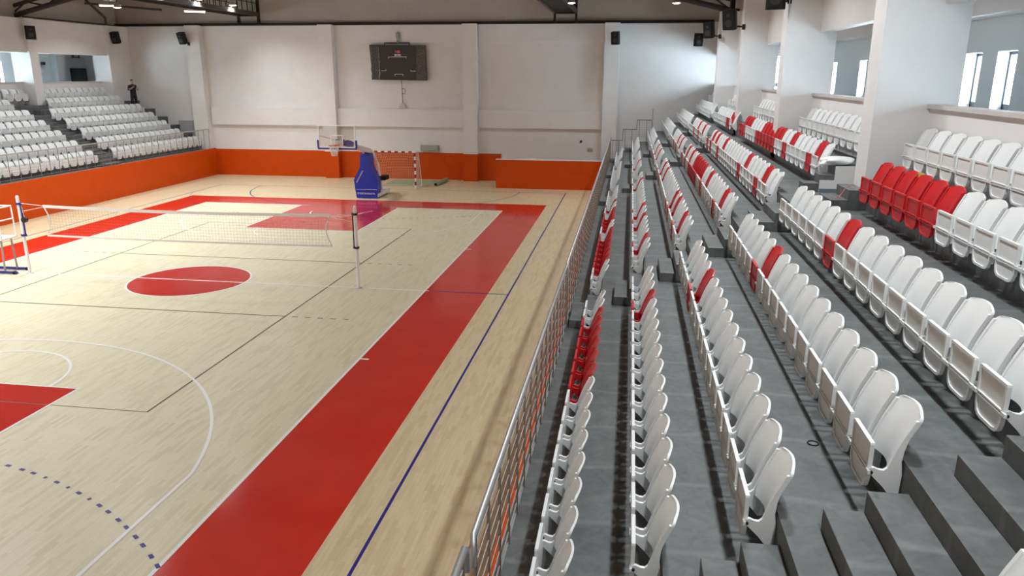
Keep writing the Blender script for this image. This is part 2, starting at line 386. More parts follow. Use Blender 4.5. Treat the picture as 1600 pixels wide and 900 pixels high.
# white painted end of the upper tier beside the second aisle, with its tile skirting
mb = MB(); mb.prism([(16.84, T(6)), (17.87, T(6)), (17.87, T(7)), (17.1, T(7)), (17.1, T(6)+.22), (16.84, T(6)+.22)], -6.13, -6.1); struct('wall_tier_end', mb, m_white)
mb = MB(); mb.box(16.84, 17.87, -6.15, -6.13, T(6), T(6)+.07); struct('baseboard_tier_end', mb, mat('blue_grey_tile', (.16, .20, .24), .3))
mb = MB(); mb.box(-14.95, -13.9, WY-.06, WY, 2.0, 3.35); struct('wall_far_grey_panel', mb, mat('pale_grey', (.42, .42, .43), .7))  # thin flat grey panel standing proud of the far wall, left stand end

# ------------------------------------------------------------------ roof steel
def steel(name, mb, m, label, cat, group=None): return tag(mb.obj(name, m), label, cat, group)
mb = MB(); mb.box(-18.6, 17.6, WY-.22, WY-.04, 8.98, 9.13); steel('steel_beam', mb, m_black, 'long black steel beam along the top of the far white wall', 'beam')
def truss(y, label):
    t = thing('roof_truss', label, 'roof truss', (0, y, 0), 0, 'roof trusses')
    zr = lambda x: 14.0-.245*abs(x+.3)
    for sx, xe in ((1, 17.62), (-1, -18.9)):
        b = MB(); b.tube([(xe, 0, 8.98), (-.3, 0, 13.35)], .13, 8); b.obj('bottom_chord', m_brown, t)
        b = MB(); b.tube([(xe, 0, 9.45), (-.3, 0, 13.85)], .10, 8); b.obj('top_chord', m_brown, t)
        b = MB(); b.tube([(xe, 0, 8.9), (xe, 0, 9.6)], .12, 8); b.box(xe-.3, xe+.3, -.15, .15, 8.94, 9.06); b.obj('end_bracket', m_black, t)
        for k in range(8):
            p = lambda f, z0, z1: (xe+(-.3-xe)*f, 0, z0+(z1-z0)*f)
            b = MB(); b.tube([p(k/8, 8.98, 13.35), p((k+.5)/8, 9.45, 13.85), p((k+1)/8, 8.98, 13.35)], .045, 6); b.obj('web_bar', m_brown, t)
    return t
truss(16.35, 'dark steel roof truss at the top corners nearest the far wall')
truss(8.35, 'dark steel roof truss just above the picture, one bay nearer')
truss(.35, 'dark steel roof truss overhead, out above mid court')
def bars(name, pts, r, m, label, cat, group=None):
    b = MB()
    for p in pts: b.tube(p, r, 8)
    return tag(b.obj(name, m), label, cat, group)
bars('tie_rod', [[(-17.70, 15.9, 8.97), (-17.70, 23.6, 8.97)]], .035, m_black, 'thin dark tie rod above the left opening, between two piers', 'rod')
bars('brace', [[(-17.7, 22.4, 8.95), (-17.7, 22.4, 9.36), (-17.7, 20.9, 10.2)]], .075, m_brown, 'bent dark steel brace in the upper left far corner', 'brace')
bars('purlin', [[(-17.5, 20.5, 10.0), (-13.9, 22.2, 9.75)], [(-13.95, 22.2, 9.68), (-13.95, 22.2, 9.82)]], .06, m_brown, 'dark brown steel pipe with a capped end, upper left', 'pipe')
def catwalk(x0, x1, label):
    t = thing('catwalk', label, 'catwalk', ((x0+x1)/2, 0, 9.55), 0, 'catwalks under the roof')
    hw = (x1-x0)/2; y0, y1 = -26, 24.0
    b = MB(); b.box(-hw+.1, hw-.1, y0, y1, .06, .09); b.obj('deck', m_black, t)
    for s in (-1, 1):
        b = MB(); b.box(s*hw-.06, s*hw+.06, y0, y1, -.05, .16); b.obj('side_beam', m_brown, t)
        b = MB(); b.tube([(s*hw, y0, 1.1), (s*hw, y1, 1.1)], .03, 6); b.tube([(s*hw, y0, .65), (s*hw, y1, .65)], .022, 6); b.obj('handrail', m_black, t)
        for k in range(23):
            b = MB(); y = y1-.05-k*.62; b.tube([(s*hw, y, .1), (s*hw, y, 1.1)], .025, 6); b.obj('post', m_black, t)
        b = MB(); b.box(s*hw-.06, s*hw+.06, y1-.1, y1+.1, -.55, 1.1 if s > 0 else .1); b.obj('hanger', m_black, t)
    b = MB(); b.box(-hw, hw, y1-.06, y1+.06, -.06, .05); b.obj('end_beam', m_black, t)
catwalk(-10.1, -8.85, 'black steel catwalk with railings and lamps, left of the scoreboard')
catwalk(8.85, 10.05, 'black steel catwalk with railings, right of the scoreboard')
# lamps: a reflector, a lit face, a bracket and its light
def lamp(x, y, z, watts, label, group, drop=.0):
    t = thing('hall_lamp', label, 'lamp', (x, y, z), 0, group)
    b = MB(); b.lathe([(.06, .30), (.10, .28), (.13, .16), (.21, .02), (.22, 0)], n=14); b.obj('reflector', m_lampb, t)
    b = MB(); b.lathe([(0, .0), (.10, -.02), (.195, .015)], n=14); b.obj('lit_face', m_bulb, t)
    b = MB(); b.tube([(0, 0, .28), (0, 0, .55)], .025, 6); b.obj('bracket', m_black, t)
    l = bpy.data.lights.new('hall_lamp_light', 'AREA'); l.shape = 'DISK'; l.size = .42; l.spread = 2.35; l.energy = watts; l.color = LAMP_COL
    lo = bpy.data.objects.new('lamp_light', l); COL.objects.link(lo); lo.parent = t; lo.location = (0, 0, -.06)
LY = [20.75-3.45*k for k in range(13)]
for k, y in enumerate(LY):
    near = 'lit round hall lamp clipped to the left catwalk, the one by its far end' if k == 0 else 'lit round hall lamp clipped to the left catwalk, second from its far end' if k == 1 else 'lit round hall lamp on the left catwalk, above the picture'
    lamp(-8.70, y, 9.83, COURT_LAMP_W, near, 'lamps on the left catwalk' if k < 2 else 'left catwalk lamps above the picture')
    if k == 0: lamp(10.26, 17.7, 9.5, COURT_LAMP_W*.6, 'lit round hall lamp at the far end of the right catwalk', 'lamps on the right catwalk')
    if k < 11: lamp(15.23, 18.3-4.1*k, 9.5, STAND_LAMP_W, 'lit round hall lamp hanging over the far right stand' if k == 0 else 'lit round hall lamp over the right stand, above the picture', 'lamps over the right stand')
    if k % 2 == 0: lamp(-14.3, y-2, 9.6, LEFT_LAMP_W, 'lit round hall lamp over the left stand, above the picture', 'lamps over the left stand')
for k in range(7): lamp(-5.2, 15.5-6.4*k, 11.7, FILL_LAMP_W, 'lit round fill lamp added over the court, unseen above the picture', 'added fill lamps over the court')  # unseen fill lamps, added to brighten the middle of the court
for p, rz, lab in (((-15.6, 20.0, 9.80), .5, 'lit white fluorescent tube light above the left stand'), ((-10.15, 19.3, 9.40), .55, 'lit white fluorescent tube light under the left catwalk')):
    t = thing('tube_light', lab, 'light', p, rz, 'fluorescent tubes')
    b = MB(); b.box(-.55, .55, -.07, .07, .03, .09); b.obj('housing', m_wpaint, t)
    b = MB(); b.tube([(-.52, 0, 0), (.52, 0, 0)], .035, 8); b.obj('tube', m_tube, t)
    b = MB(); b.tube([(0, 0, .09), (0, 0, .8)], .012, 6); b.obj('suspension_wire', m_black, t)

# ------------------------------------------------------------------ loudspeakers
def speaker(loc, rz, tilt, label, back):
    t = thing('loudspeaker', label, 'loudspeaker', loc, 0, 'wall loudspeakers')
    t.rotation_euler = (0, 0, rz)
    Mx = Matrix.Rotation(tilt, 4, 'X')
    b = MB(); b.prism([(-.20, .16), (.20, .16), (.24, -.10), (.18, -.17), (-.18, -.17), (-.24, -.10)], -.33, .33, 'z')
    o = b.obj('cabinet', m_spk, t); o.data.transform(Mx)
    b = MB(); b.box(-.17, .17, -.185, -.172, -.28, .28); o = b.obj('grille', m_rubber, t); o.data.transform(Mx)
    for k, (z, r) in enumerate(((.17, .06), (-.10, .13))):
        b = MB(); b.lathe([(r, 0), (r*.6, .02), (0, .03)], n=14); b.v = [(x, -.19-zz*.3, y+z) for x, y, zz in b.v]; o = b.obj('driver', m_bolt, t); o.data.transform(Mx)
    b = MB(); b.tube([(0, .12, -.2), Vector(back)], .03, 6); b.box(back[0]-.05, back[0]+.05, back[1]-.05, back[1]+.05, back[2]-.09, back[2]+.09); b.obj('bracket', m_black, t)
speaker((-13.6, 23.5, 8.25), -.15, .35, 'black loudspeaker on the far wall left of the orange walled court', (.15, .36, -.32))
speaker((12.3, 23.45, 8.16), -.25, .2, 'black loudspeaker on the far wall column above the end of the right stand', (0, .40, -.1))
speaker((-17.45, 22.75, 8.26), .0, .25, 'black loudspeaker high in the upper left far corner, above the person', (-.28, .1, .0))
speaker((-17.45, 15.95, 8.2), .9, .1, 'black loudspeaker on the left pier beside the dark doors', (-.05, .28, -.2))
speaker((16.75, 23.3, 8.05), .2, .15, 'lower, farther black loudspeaker of the two in the upper right far corner', (.1, 1.08, 0))
speaker((16.62, 15.9, 8.15), -.5, .28, 'black loudspeaker overlapping another in the upper right far corner', (.42, .25, -.28))
speaker((16.6, 8.0, 8.07), -.45, .28, 'tilted black loudspeaker on an arm at the third pier from the far corner', (.42, .27, -.25))
speaker((16.78, 0.0, 8.10), -.3, .1, 'nearest black loudspeaker, cut off by the top edge above the right stand', (.30, .2, -.1))

# ------------------------------------------------------------------ scoreboard and small wall fittings
t = thing('scoreboard', 'switched off black scoreboard in plastic wrap hung on the far wall', 'scoreboard', (-.38, WY-.22, 6.84))
b = MB(); b.prism([(-1.72, 1.02), (1.66, .98), (1.72, -1.0), (-1.62, -.96)], -.09, .09); b.obj('cabinet', m_screen, t, bevel=.015)
for s in (-1, 1):
    pts = [(s*1.66, -.12, .95), (s*1.66, -.12, -.95)]; b = MB(); N = 9
    vs = [(s*(1.66-.55*i/N)+.02*math.sin(j*2.1), -.11-.035*(i % 2), .95-1.9*j/12) for i in range(N+1) for j in range(13)]
    b.add(vs, [(i*13+j, i*13+j+1, (i+1)*13+j+1, (i+1)*13+j) for i in range(N) for j in range(12)], 0, True); b.obj('plastic_wrap', m_film, t)
def mark(pts):
    b = MB()
    for a, c in zip(pts, pts[1:]): b.box(min(a[0], c[0])-.012, max(a[0], c[0])+.012, -.102, -.088, min(a[1], c[1])-.012, max(a[1], c[1])+.012)
    b.obj('score_mark', m_wpaint, t)
mark([(-.57, .26), (-.57, .34), (.50, .34), (.50, .26)]); mark([(-1.05, -.44), (-.76, -.44), (-.76, -.37)])
mark([(.76, -.40), (.76, -.46), (1.06, -.46)]); mark([(-.22, -.72), (-.22, -.64), (.28, -.64), (.28, -.72)])
b = MB()
b.box(-.16, -.10, -.10, -.09, .58, .70); b.box(-.05, .14, -.10, -.09, .56, .70); b.box(-.12, .0, -.10, -.09, .62, .65); b.obj('emblem', m_redlog, t)
b = MB()
for i, wd in enumerate((.07, .05, .07, .06)): b.box(-.19+.10*i, -.19+.10*i+wd, -.10, -.09, .40, .49)
b.obj('maker_lettering', m_wpaint, t)
b = MB(); b.tube([(-.82, 0, 1.0), (-.82, 0, 1.13), (.70, 0, 1.13), (.70, 0, 1.0)], .035, 6); b.obj('lifting_bar', m_black, t)
b = MB(); b.box(-.07, .07, -.05, .05, 1.13, 1.3); b.lathe([(.0, 1.75), (.10, 1.72), (.12, 1.5), (.08, 1.34), (0, 1.30)], n=12); b.obj('hoist', m_grey, t)
b = MB(); b.tube([(.15, 0, -1.0), (.16, .05, -2.3)], .018, 6)
b.tube([(.24+.10*math.cos(a), .05, -1.62+.16*math.sin(a)) for a in [k*PI/8 for k in range(16)]], .014, 5, closed=True); b.obj('hanging_cable', m_rubber, t)
b = MB(); b.prism([(-.13, -2.58), (.45-.10, -2.58), (.22, -2.3), (.10, -2.3)], 0, .1); b.obj('cable_outlet', m_sill, t)

t = thing('wall_vent', 'grey slatted vent box on the far wall right of the handball goal', 'vent', (1.35, WY-.1, 1.90))
b = MB(); b.box(-.56, .56, -.12, .09, -.17, .17); b.obj('casing', m_grey, t, bevel=.02)
for k in range(5): b = MB(); b.box(-.50, .50, -.15, -.11, -.12+.05*k, -.095+.05*k); b.obj('slat', m_sill, t)
b = MB(); b.tube([(.55+1.45*(k/12)**1.0, -.02-.4*(k/12)**2, -.2-1.70*(1-(1-k/12)**1.6)) for k in range(13)], .012, 5)
tag(b.obj('loose_cable', m_orange, None, (1.35, WY-.12, 1.92)), 'thin pale cable drooping across the orange dado below the vent', 'cable')
b = MB(); b.lathe([(.07, 0), (.06, .06), (0, .07)], n=14); b.v = [(x, -z, y) for x, y, z in b.v]
tag(b.obj('wall_button', m_bolt, None, (10.48, WY, 2.43)), 'small round black button on the white wall above the low orange wall', 'button')
t = thing('wall_socket', 'small grey double socket on the white wall near the right stand', 'socket', (11.02, WY-.02, 1.98))
b = MB(); b.box(-.17, .17, -.03, .02, -.11, .11); b.obj('plate', m_sill, t, bevel=.01)
for x in (-.07, .08): b = MB(); b.box(x-.05, x+.05, -.045, -.03, -.07, .03); b.obj('outlet', m_grey, t)
# left corridor: dark double door, clock, exit sign ; right corridor: exit sign
t = tag(MB().box(-20.98, -20.92, 23.0, 26.2, 4.05, 6.5).obj('door_1', m_door), kind='structure')
b = MB().box(-20.915, -20.90, 24.55, 24.59, 4.1, 6.45); b.obj('door_gap', m_steel, t)
t = thing('exit_sign', 'green exit sign above the dark doors of the left corridor', 'exit sign', (-20.8, 23.45, 7.22), 0)
b = MB(); b.box(-.03, .03, -.33, .33, -.12, .12); b.obj('sign_panel', m_signg, t)
text('EXIT', .2, 'lettering', m_wpaint, t, Matrix.Translation((.033, 0, 0)) @ Matrix(((0, 0, 1, 0), (1, 0, 0, 0), (0, 1, 0, 0), (0, 0, 0, 1))))
b = MB(); b.tube([(0, 0, .12), (0, 0, .4)], .012, 6); b.obj('hanger', m_grey, t)
t = thing('corridor_camera', 'small black camera on the left corridor wall', 'camera', (-20.95, 20.75, 6.75))
b = MB(); b.box(-.02, .10, -.12, .12, -.09, .09); b.obj('body', m_bolt, t); b = MB(); b.lathe([(.06, 0), (.03, .05), (0, .06)], n=12); b.v = [(.1+z, x, y) for x, y, z in b.v]; b.obj('lens', m_spk, t)
t = thing('exit_sign', 'dark exit sign hanging in the right corridor, top right corner', 'exit sign', (19.6, -3.75, 7.02), 0)
b = MB(); b.box(-.2, .2, -.03, .03, -.11, .11); b.obj('sign_panel', m_signg, t)
b = MB(); b.box(-.15, -.05, -.034, -.03, -.07, .05); b.prism([(.02, 0), (.09, .06), (.09, .02), (.16, .02), (.16, -.02), (.09, -.02), (.09, -.06)], -.034, -.03); b.obj('pictogram', m_wpaint, t)
b = MB(); b.tube([(0, 0, .11), (0, 0, .6)], .012, 6); b.obj('hanger', m_grey, t)

# ------------------------------------------------------------------ far basketball hoop
t = thing('basketball_hoop', 'blue padded portable basketball hoop standing at the far baseline', 'basketball hoop', (0, 16.6, 0))
b = MB()
pad = [(-.55, .02), (.55, .02), (.60, .55), (.60, .95), (.30, 1.62), (.24, 2.28), (-.24, 2.28), (-.30, 1.62), (-.66, .95), (-.62, .55)]
b.prism(pad, -.10, .45); b.obj('front_pad', m_blue, t, bevel=.03)
b = MB(); b.box(-.56, .56, -.112, -.10, .455, .47); b.obj('pad_seam', m_seatw, t)
XZ = Matrix(((1, 0, 0, 0), (0, 0, -1, 0), (0, 1, 0, 0), (0, 0, 0, 1)))
text('SPORTAVRASYA', .132, 'pad_lettering', m_wpaint, t, Matrix.Translation((-.04, -.108, .25)) @ XZ, .25)
text('SPORTAVRASYA', .10, 'pad_lettering', m_wpaint, t, Matrix.Translation((-.33, -.108, 1.12)) @ XZ @ Matrix.Rotation(1.05, 4, 'Z'))
b = MB(); b.box(-.55, .60, -.05, 2.0, .06, .26); b.obj('base_box', m_wpaint, t, bevel=.03)
for x in (-.42, .48):
    for y in (.3, 1.7): b = MB(); b.prism([(.3*.2*math.cos(k*PI/6)+y, .06+.06*math.sin(k*PI/6)) for k in range(12)], x-.03, x+.03, 'x'); b.obj('wheel', m_rubber, t)
b = MB(); b.box(-.3, .3, .9, 1.6, .26, .75); b.obj('counterweight', m_grey, t, bevel=.03)
b = MB(); b.box(.1, .6, 1.25, 1.9, .76, 1.0); b.obj('pump_cover', m_rubber, t, bevel=.05)
for x in (-.18, .18):
    b = MB(); b.tube([(x, .38, .26), (x, .40, 2.35)], .055, 8); b.obj('upright', m_wpaint, t)
    b = MB(); b.tube([(x*1.6, 1.5, .26), (x*1.6, 1.42, .7), (x*1.5, 1.15, 1.6), (x, .82, 2.2)], .062, 8); b.obj('rear_strut', m_wpaint, t)
b = MB(); b.tube([(-.25, .38, 1.35), (.25, .9, 1.35)], .04, 8); b.tube([(-.25, .5, .75), (.25, 1.2, .75)], .04, 8); b.obj('cross_bar', m_wpaint, t)
arm = [(0, .82, 2.18), (0, .45, 2.38), (0, -.3, 2.52), (0, -1.6, 2.76), (0, -3.60, 3.12)]
b = MB()
vs = []
for (x, y, z) in arm: hw = .17; vs += [(-hw, y, z-.12), (hw, y, z-.12), (hw, y, z+.12), (-hw, y, z+.12)]
b.add(vs, [(4*i+k, 4*i+(k+1) % 4, 4*i+4+(k+1) % 4, 4*i+4+k) for i in range(4) for k in range(4)]+[(0, 3, 2, 1), (16, 17, 18, 19)]); b.obj('arm', m_wpaint, t, bevel=.02)
b = MB(); b.prism([(-3.45, 2.98), (-2.3, 2.76), (-2.1, 3.02), (-2.5, 3.14), (-3.45, 3.28)], .175, .195, 'x'); b.prism([(-3.45, 2.98), (-2.3, 2.76), (-2.1, 3.02), (-2.5, 3.14), (-3.45, 3.28)], -.195, -.175, 'x'); b.obj('arm_pad', m_blue, t)
YB = -3.80                               # front of the board, y = 12.80
bb = thing('backboard', None, None); bb.parent = t; bb.location = (0, YB, 0)
for k in ('label', 'category'):
    if k in bb: del bb[k]
b = MB(); b.box(-.88, .88, .02, .035, 2.92, 3.93); b.obj('board_panel', m_glass, bb)
b = MB()
for a in (-.9, .84): b.box(a, a+.06, .0, .05, 2.96, 3.89)
b.box(-.9, .9, 0, .05, 3.89, 3.95); b.box(-.9, .9, 0, .05, 2.9, 2.96); b.obj('board_frame', m_wpaint, bb)
b = MB()
for a in (-.295, .255): b.box(a, a+.04, .0, .018, 3.05, 3.46)
b.box(-.295, .295, 0, .018, 3.46, 3.50); b.obj('target_square', m_wpaint, bb)
b = MB(); b.box(-.93, .93, -.02, .07, 2.84, 2.91)
for a in (-.95, .88): b.box(a, a+.07, -.02, .07, 2.912, 3.26)
b.obj('edge_pad', m_navyp, bb)
for s in (-1, 1): b = MB(); b.tube([(s*.10, .55, 3.18), (s*.85, .06, 3.45)], .018, 6); b.obj('board_brace', m_wpaint, bb)
b = MB(); b.tube([(.225*math.cos(k*PI/12), -.38+.225*math.sin(k*PI/12), 3.05) for k in range(24)], .014, 6, closed=True)
b.box(-.09, .09, -.17, .02, 3.0, 3.06); b.obj('rim', m_rim, t, (0, YB, 0))
b = MB()
for k in range(12):
    a = 2*PI*k/12
    for d in (1, -1): b.tube([((.225-.105*j/4)*math.cos(a+d*j*PI/12), -.38+(.225-.105*j/4)*math.sin(a+d*j*PI/12), 3.04-.11*j) for j in range(5)], .009, 4)
b.tube([(.12*math.cos(k*PI/8), -.38+.12*math.sin(k*PI/8), 2.60) for k in range(16)], .013, 5, closed=True)
b.obj('hoop_net', m_string, t, (0, YB, 0))

# ------------------------------------------------------------------ handball goal, mats
t = thing('handball_goal', 'red and white striped handball goal with net before the orange wall', 'goal', (0, 20.3, 0))
def striped(name, p, q, first):
    b = MB(); p, q = Vector(p), Vector(q); n = max(1, round((q-p).length/.2)); ax = max(range(3), key=lambda i: abs((q-p)[i]))
    for k in range(n):
        a, c = p+(q-p)*k/n, p+(q-p)*(k+1)/n; lo = [min(a[i], c[i])-.04 for i in range(3)]; hi = [max(a[i], c[i])+.04 for i in range(3)]
        lo[ax], hi[ax] = min(a[ax], c[ax]), max(a[ax], c[ax]); b.box(lo[0], hi[0], lo[1], hi[1], lo[2], hi[2], (k+first) % 2)
    b.obj(name, [m_wpaint, m_postred], t)
striped('goal_post', (-1.54, 0, 0), (-1.54, 0, 2.0), 0); striped('goal_post', (1.54, 0, 0), (1.54, 0, 2.0), 0); striped('crossbar', (-1.58, 0, 2.04), (1.58, 0, 2.04), 1)
for s in (-1, 1):
    b = MB(); b.tube([(s*1.56, .04, 2.05), (s*1.58, .55, 2.02), (s*1.62, 1.0, .04), (s*1.56, .04, .04)], .022, 6); b.obj('side_frame', m_wpaint, t)
b = MB(); b.tube([(-1.62, 1.0, .04), (1.62, 1.0, .04)], .022, 6); b.obj('ground_bar', m_wpaint, t)
b = MB()
def gn(u, v):
    sag = .12*math.sin(PI*u)*math.sin(PI*v); return (-1.54+3.08*u, .50+.30*v+sag, 1.98-1.72*v-.10*math.sin(PI*u)*(1-v))
for i in range(32): b.tube([gn(i/31, j/10) for j in range(11)], .006, 4)
for j in range(19): b.tube([gn(i/12, j/18) for i in range(13)], .006, 4)
for s in (-1.54, 1.54):
    for j in range(12):
        z = .1+1.85*j/11; b.tube([(s, .02, z), (s*1.03, .55+.4*(1-z/2), z)], .007, 4)
    for j in range(1, 6): b.tube([(s*1.01, .11*j, 2.0), (s*1.02, .15*j, .08)], .007, 4)
b.obj('goal_net', mat('tan_net_cord', (.70, .50, .34), .8), t)
b = MB(); b.box(-.75, 1.95, 21.3, 23.85, .004, .014); tag(b.obj('floor_mat', m_green), 'flat pale green floor mat lying behind the handball goal', 'mat')
b = MB(); b.tube([(-.05, -1.15, .11), (.05, 1.15, .11)], .11, 16)
t = tag(b.obj('rolled_mat', m_green, None, (2.45, 22.6, 0)), 'rolled up pale green mat on the floor below the far wall vent', 'rolled mat')
b = MB(); b.tube([(-.052, -1.17, .11), (-.05, -1.15, .11)], .085, 16); b.obj('roll_core', m_rubber, t)

# ------------------------------------------------------------------ volleyball posts, net, referee stand
def vpost(x, sx, label, winch):
    t = thing('volleyball_post', label, 'post', (x, -.05, 0), 0, 'volleyball posts')
    b = MB(); b.lathe([(.048, 0), (.048, 2.45), (.03, 2.5), (0, 2.5)], n=14); b.obj('pole', m_wpaint, t)
    b = MB(); b.lathe([(.10, 0), (.10, .012), (.05, .02)], n=16); b.obj('floor_plate', m_steel, t)
    for z in (1.22, 2.22): b = MB(); b.lathe([(.05, 0), (.075, 0), (.075, .06), (.05, .06)], (0, 0, z), 14); b.box(-.10 if sx > 0 else .02, -.02 if sx > 0 else .10, -.03, .03, z, z+.06); b.obj('collar', m_bolt if sx > 0 else m_navyp, t)
    b = MB(); b.box(-sx*.08-.012, -sx*.08+.012, -.02, .02, 1.22, 2.26); b.obj('tension_rail', m_bolt if sx > 0 else m_navyp, t)
    if winch:
        b = MB(); b.prism([(.13+.09*math.cos(k*PI/6), 1.74+.09*math.sin(k*PI/6)) for k in range(12)], -.05, .05); b.tube([(.13, -.05, 1.74), (.24, -.08, 1.84)], .018, 6); b.obj('winch', m_bolt, t)
vpost(5.48, 1, 'white volleyball post on the right side of the net', False)
vpost(-5.5, -1, 'white volleyball post with winch on the left side of the net', True)
t = thing('volleyball_net', 'white edged volleyball net stretched across the middle of the court', 'net', (0, -.05, 0))
zt = lambda x: 2.15+.06*(abs(x)/4.7)**2; zb = lambda x: 1.235+.03*(abs(x)/4.7)**2
X0, X1 = -4.65, 4.72
def ribbon(name, f, hw):
    b = MB(); N = 40; vs = []
    for i in range(N+1):
        x = X0+(X1-X0)*i/N; z = f(x); vs += [(x, -.006, z-hw), (x, .006, z-hw), (x, .006, z+hw), (x, -.006, z+hw)]
    b.add(vs, [(4*i+k, 4*i+(k+1) % 4, 4*i+4+(k+1) % 4, 4*i+4+k) for i in range(N) for k in range(4)]); b.obj(name, m_wpaint, t)
ribbon('top_tape', lambda x: zt(x)-.02, .045); ribbon('bottom_tape', zb, .028)
for s, xe in ((1, X0), (-1, X1)):
    b = MB(); b.tube([(xe+s*.16*math.sin(PI*k/10), 0, zt(xe)+(zb(xe)-zt(xe))*k/10) for k in range(11)], .018, 6); b.obj('side_tape', m_wpaint, t)
b = MB()
for i in range(1, 94):
    x = X0+(X1-X0)*i/94; b.tube([(x, 0, zt(x)), (x, .02*math.sin(i), (zt(x)+zb(x))/2), (x, 0, zb(x))], .0021, 3, cap=False)
for j in range(1, 10): b.tube([(X0+.1+(X1-X0-.2)*i/20, 0, zb(0)+.03*((i-10)/10)**2+(zt(0)-zb(0))*j/10) for i in range(21)], .0021, 3, cap=False)
b.obj('net_mesh', m_netb, t)
for pts in ([(X0, 0, 2.2), (-5.42, 0, 2.26)], [(X0, 0, 2.16), (-5.35, 0, 2.02)], [(-5.42, 0, 2.24), (-5.36, 0, 1.8)], [(X1, 0, 2.18), (5.42, 0, 2.24)], [(5.56, .02, 2.26), (6.0, .1, 2.34)], [(X1, 0, 2.15), (5.42, 0, 2.0)]):
    b = MB(); b.tube(pts, .008, 5); b.obj('tension_cord', m_string, t)
t = thing('referee_stand', 'white framed referee stand on dark feet, cut off by the left edge', 'referee stand', (-6.75, .05, 0))
for y in (-.3, .3):
    b = MB(); b.tube([(.62, y, 1.12), (.60, y, 2.10), (-.5, y, 2.10), (-.5, y, 1.12)], .025, 6); b.obj('guard_rail', m_wpaint, t)
b = MB(); b.tube([(.38, -.3, 1.12), (.36, -.3, 2.0)], .022, 6); b.tube([(.62, -.3, 1.7), (.62, .3, 1.7)], .02, 6); b.tube([(.60, -.3, 2.1), (.60, .3, 2.1)], .022, 6); b.obj('guard_bar', m_wpaint, t)
b = MB(); b.box(-.55, .64, -.33, .33, 1.08, 1.13); b.obj('platform', m_wpaint, t, bevel=.01)
for x in (-.4, .5): b = MB(); b.tube([(x, -.25, 0.05), (x, -.2, 1.1)], .03, 6); b.obj('leg', m_grey, t); b = MB(); b.tube([(x, .25, .05), (x, .2, 1.1)], .03, 6); b.obj('leg', m_grey, t)
for y in (-.27, .27): b = MB(); b.box(-.6, .95, y-.035, y+.035, .02, .08); b.obj('foot_bar', m_navyp, t); b = MB(); b.tube([(.85, y-.05, .05), (.85, y+.05, .05)], .05, 10); b.obj('caster', m_rubber, t)

# ------------------------------------------------------------------ railings
def railing(x, y0, y1, z0, z1, label, nb=7, step=.56, group=None, rail=.03):
    t = thing('guard_railing', label, 'railing', (x, y0, z0), 0, group); L = y1-y0; h = z1-z0
    b = MB(); b.tube([(0, 0, h-.22), (0, .0, h-.06), (0, .06, h), (0, L-.06, h), (0, L, h-.06), (0, L, h-.22)], rail, 8); b.obj('handrail', m_steel, t)
    n = max(2, round((L-.3)/step)+1)
    for k in range(n):
        y = .12+(L-.24)*k/(n-1); b = MB(); b.tube([(0, y, -.03), (0, y, h)], .014, 6)
        for j in range(nb): zz = .14+(h-.26)*j/(nb-1); b.tube([(-.015, y, zz), (.015, y, zz)], .011, 5)
        b.obj('post', m_post, t)
    for j in range(nb):
        zz = .14+(h-.26)*j/(nb-1); b = MB(); b.tube([(0, .08, zz), (0, L-.08, zz)], .0065, 5); b.obj('rail_bar', m_steel, t)
ZR = 2.86
G = 'steel railings along the right stand'
railing(KR+.03, -20.6, -16.42, T(1), ZR+.1, 'steel guard railing section at the bottom edge of the picture', group=G)
railing(KR+.03, -16.22, -7.75, T(1), ZR, 'steel guard railing section below the nearest block of right seats', group=G)
railing(KR+.03, -7.60, 6.2, T(1), ZR, 'steel guard railing section below the middle block of right seats', group=G)
railing(KR+.03, 6.4, 22.2, T(1), ZR, 'steel guard railing section nearest the far wall, right stand', group=G)
railing(KL-.03, 0, 24.0, T(1), ZR, 'long steel guard railing in front of the left stand', 6, .60)
t = thing('stepped_railing', 'stepped dark steel railing at the far end of the right stand', 'railing', (0, 22.9, 0))
def yend(x): return 0
P = [(12.22, 2.30), (12.22, 2.64), (12.90, 2.64), (12.93, 3.26), (13.66, 3.26), (13.69, 3.78), (14.50, 3.78)]
b = MB(); b.tube([(x, 0, z) for x, z in P], .03, 8); b.obj('handrail', m_post, t)
b = MB(); b.tube([(14.52, 0, T(3)), (14.52, 0, 4.40)], .04, 8); b.obj('end_post', m_steel, t)
for x, z0, z1 in ((12.25, T(1), 2.64), (12.36, T(1), 2.64), (12.72, T(1), 2.64), (13.05, T(2), 3.26), (13.42, T(2), 3.26), (13.82, T(3), 3.78), (14.22, T(3), 3.78)):
    b = MB(); b.tube([(x, 0, z0-.1), (x, 0, z1)], .016, 6); b.obj('post', m_post, t)
for k in range(16):
    z = 1.75+.125*k; xa = 12.22 if z < 2.6 else 12.93 if z < 3.2 else 13.69; xb = 12.9 if z < T(2)-.02 else 13.66 if z < T(3) else 14.5
    b = MB(); b.tube([(xa, 0, z), (xb, 0, z)], .008, 5); b.obj('rail_bar', m_steel, t)
mb = MB(); mb.box(12.22, 12.9, 22.8, 23.0, 0, T(1)); mb.box(12.9, 13.7, 22.8, 23.0, 0, T(2)); mb.box(13.7, 14.48, 22.8, 23.0, 0, T(3)); struct('wall_stand_end', mb, m_white)

